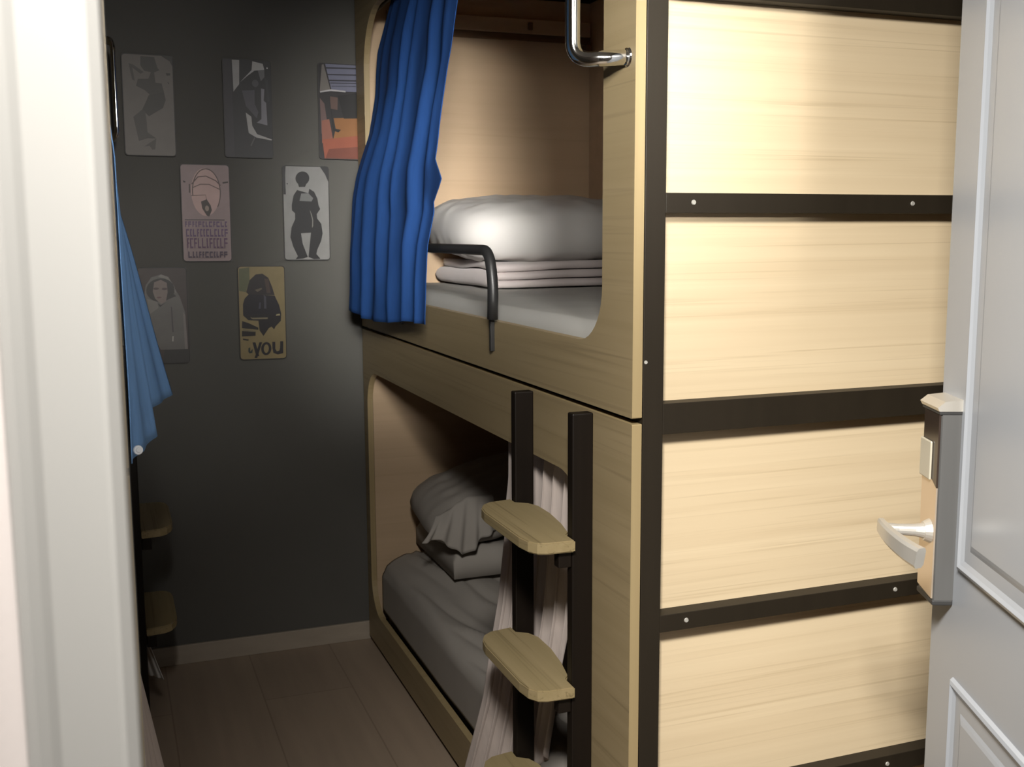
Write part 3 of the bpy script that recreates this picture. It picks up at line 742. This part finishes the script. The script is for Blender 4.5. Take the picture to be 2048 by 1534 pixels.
for q, (ya, yb) in enumerate(((.035, .05), (.105, .118), (.165, .18), (.195, .203), (.23, .235))):
    p3.append(((34, 34, 42), [(.17 + .03 * q, ya), (1, ya - .012), (1, yb - .012), (.17 + .03 * q, yb)]))
p3 += [((150, 148, 150), [(.03, .29), (.27, .265), (.6, .275), (.6, .29), (.27, .283), (.03, .305)]),
       ((84, 66, 64), [(.02, .36), (.12, .42), (.17, .6), (.19, .72), (.04, .74)]),
       ((78, 60, 54), [(.25, .34), (.42, .35), (.41, .48), (.25, .47)]),
       ((120, 80, 42), [(.32, .57), (1, .55), (1, .8), (.30, .8), (.36, .68)]),
       ((116, 72, 58), [(.05, .60), (.22, .58), (.30, .80), (.05, .84)]),
       ((126, 66, 46), [(.06, .80), (1, .74), (1, 1), (.10, 1)]),
       ((96, 48, 34), [(.2, .90), (1, .86), (1, 1), (.12, 1)]),
       ((16, 15, 16), [(.23, .33), (.27, .48), (.33, .68), (.48, .69), (.42, .72), (.30, .70)]), ((16, 15, 16), [(.42, .33), (1, .28), (1, .56), (.55, .57)])]
poster(-0.054, Z1, (30, 28, 30), p3, 'colour street picture with orange ground, half hidden behind the right bunk', tilt=0.008, k=1.4)
# middle row
p4 = [((134, 112, 108), ell(.50, .28, .30, .25)), ((52, 40, 38), stroke(ell(.52, .28, .29, .24, 30, 170, 400), .010)),
      ((60, 44, 42), stroke([(.22, .20), (.35, .125), (.52, .115), (.72, .16), (.82, .21)], .011)), ((66, 50, 48), stroke([(.24, .235), (.40, .20), (.58, .20), (.80, .25)], .009)),
      ((46, 36, 34), [(.16, .20), (.185, .20), (.185, .29), (.155, .29)]), ((70, 54, 50), stroke([(.2, .32), (.5, .31), (.52, .37)], .007)),
      ((40, 32, 30), [(.40, .38), (.52, .355), (.60, .42), (.62, .47), (.56, .535), (.51, .525), (.42, .45)]), ((104, 92, 84), ell(.52, .45, .04, .03)),
      ((36, 30, 28), [(.04, .165), (.09, .17), (.09, .185), (.05, .185)]), ((36, 30, 28), [(.86, .175), (.98, .165), (.98, .18), (.87, .19)]),
      ((46, 38, 44), [(.05, .565), (.88, .565), (.88, .575), (.05, .575)])]
rr = random.Random(4)
for row, (ya, yb, col) in enumerate(((.585, .645, (66, 50, 72)), (.665, .745, (62, 44, 70)), (.76, .865, (58, 34, 58)), (.90, .965, (46, 34, 48)))):
    x = .05 + .015 * row
    while x < .90:
        wv = rr.uniform(.035, .075); k = rr.randint(0, 3)
        p4.append((col, [(x, ya), (x + .022, ya), (x + .022, yb), (x, yb)]))
        if k != 1: p4.append((col, [(x, ya), (x + wv, ya), (x + wv, ya + .016), (x, ya + .016)]))
        if k in (1, 2): p4.append((col, [(x, yb - .016), (x + wv, yb - .016), (x + wv, yb), (x, yb)]))
        if k in (0, 3): p4.append((col, [(x, (ya + yb) / 2 - .007), (x + wv, (ya + yb) / 2 - .007), (x + wv, (ya + yb) / 2 + .007), (x, (ya + yb) / 2 + .007)]))
        x += wv + .022
poster(-0.542, Z2, (104, 90, 90), p4, 'pinkish plate with drawn bearded head above blocks of purple lettering', tilt=0.008, k=2.0)
def m5(x, y):
    t = (y - 135) / 1250; return ((x - 110 - 85 * t) / 630, t)
body5 = [(320, 450), (480, 490), (490, 430), (560, 470), (610, 560), (630, 650), (655, 700), (610, 770), (620, 830), (680, 900), (705, 1030), (690, 1130), (640, 1250), (630, 1310), (690, 1375), (600, 1380), (520, 1350), (540, 1020), (400, 1030), (430, 1170), (510, 1350), (450, 1370), (340, 1380), (370, 1340), (300, 1210), (255, 1080), (265, 950), (310, 840), (305, 760), (260, 720), (255, 650), (275, 520)]
p5 = [((16, 16, 18), [m5(x, y) for x, y in ell(388, 292, 96, 92)]), ((16, 16, 18), [m5(*p) for p in ((320, 340), (455, 340), (430, 405), (345, 408))]),
      ((15, 15, 17), [m5(*p) for p in body5]), ((84, 84, 84), [m5(*p) for p in ((380, 495), (480, 490), (550, 555), (530, 600), (360, 595))]),
      ((88, 86, 82), [m5(*p) for p in ((508, 710), (540, 770), (564, 850), (566, 930), (553, 960), (550, 850))]),
      ((30, 30, 32), [(0, 0), (.06, .0), (.045, .10), (.05, .3), (.0, .3)]), ((30, 30, 32), [(.82, .0), (1, 0), (1, .16), (.93, .08)]), ((30, 30, 32), [(.06, .185), (.1, .18), (.1, .195)])]
poster(-0.191, Z2, (104, 103, 102), p5, 'white plate with a solid black standing figure, legs bowed apart', tilt=0.008, k=1.7)
# bottom row
def m6(x, y):
    t = (y - 92) / 1350; return ((x - 90 - 90 * t) / 670, t)
q6 = lambda L: [m6(*p) for p in L]
p6 = [((66, 64, 62), q6([(200, 520), (215, 330), (290, 220), (420, 180), (520, 220), (600, 350), (690, 500), (770, 720), (800, 1000), (822, 1250), (560, 1250), (450, 1250), (300, 1000), (215, 750)])),
      ((82, 80, 76), q6([(420, 180), (520, 215), (610, 350), (640, 460), (560, 330), (490, 240), (380, 215)])), ((78, 74, 72), q6([(740, 720), (775, 760), (825, 1250), (785, 1250)])),
      ((38, 37, 36), [m6(x, y) for x, y in ell(420, 400, 195, 165)]), ((38, 37, 36), q6([(540, 400), (640, 490), (500, 545), (500, 430)])),
      ((80, 72, 69), q6([(330, 290), (420, 255), (505, 300), (520, 430), (500, 560), (435, 600), (350, 520), (315, 420)])),
      ((52, 46, 44), [m6(x, y) for x, y in ell(360, 380, 38, 16)]), ((52, 46, 44), [m6(x, y) for x, y in ell(475, 385, 38, 16)]), ((66, 52, 50), [m6(x, y) for x, y in ell(405, 505, 32, 12)]),
      ((34, 33, 32), q6([(390, 590), (430, 615), (495, 580), (420, 640)])), ((78, 76, 73), q6([(240, 520), (380, 570), (400, 650), (280, 740)])),
      ((46, 45, 44), q6([(570, 640), (585, 640), (620, 1000), (600, 1000)])), ((120, 118, 112), q6([(605, 1060), (620, 1060), (618, 1135), (604, 1130)])), ((36, 35, 34), q6([(500, 1250), (860, 1250), (860, 1440), (480, 1440)]))]
poster(-0.702, Z3, (44, 39, 37), p6, 'dark plate with veiled woman portrait, partly behind the left blue curtain', tilt=0.008, k=2.8)
def m7(x, y):
    t = (y - 90) / 1320; return ((x - 165 - 60 * t) / 690, t)
q7 = lambda L: [m7(*p) for p in L]
p7 = [((70, 72, 52), q7([(180, 120), (330, 100), (340, 280), (285, 450), (185, 430)])), ((28, 24, 25), q7([(290, 450), (340, 280), (430, 200), (530, 190), (620, 250), (680, 380), (720, 500), (330, 485)])),
      ((52, 40, 36), q7([(560, 260), (620, 265), (660, 470), (600, 470)])), ((70, 62, 52), q7([(420, 420), (520, 390), (530, 410), (460, 450)])),
      ((18, 16, 22), q7([(330, 480), (720, 505), (790, 640), (825, 765), (250, 780), (245, 620), (270, 540)])), ((44, 42, 54), q7([(490, 600), (515, 600), (510, 690), (480, 690)])), ((50, 48, 56), q7([(555, 490), (590, 520), (600, 690), (565, 690)])),
      ((18, 16, 18), q7([(250, 780), (825, 765), (820, 870), (740, 950), (720, 990), (680, 950), (640, 970), (560, 1082), (500, 1000), (480, 860), (330, 850)])),
      ((92, 84, 66), q7([(360, 800), (380, 815), (620, 815), (620, 838), (400, 838), (370, 825)])), ((120, 112, 84), q7([(750, 775), (800, 765), (810, 790), (745, 795)])),
      ((20, 17, 17), q7([(235, 860), (330, 890), (480, 960), (480, 990), (300, 970), (235, 960)])), ((22, 18, 18), q7([(235, 1000), (440, 1020), (440, 1075), (235, 1080)])), ((22, 18, 18), q7([(250, 1110), (340, 1125), (330, 1145), (250, 1130)])),
      ((84, 78, 60), q7([(250, 975), (440, 1005), (440, 1018), (250, 995)])),
      # lettering "you" along the lower edge
      ((20, 18, 22), q7([(395, 1170), (440, 1170), (500, 1370), (455, 1370)])), ((20, 18, 22), q7([(500, 1170), (540, 1170), (470, 1395), (430, 1395)])),
      ((20, 18, 22), q7([(x, y) for x, y in ell(605, 1265, 78, 95)])), ((104, 92, 64), q7([(x, y) for x, y in ell(605, 1265, 38, 62)])),
      ((20, 18, 22), q7([(695, 1170), (740, 1170), (742, 1270), (765, 1310), (805, 1300), (815, 1260), (815, 1165), (862, 1165), (865, 1340), (780, 1355), (715, 1330), (697, 1260)])),
      ((26, 34, 34), q7([(335, 1250), (360, 1240), (365, 1300), (400, 1260), (395, 1320), (350, 1325), (333, 1300)]))]
poster(-0.361, Z3, (102, 90, 62), p7, 'olive plate with dark hooded shape over the word you, bottom row', tilt=0.008, k=1.7)
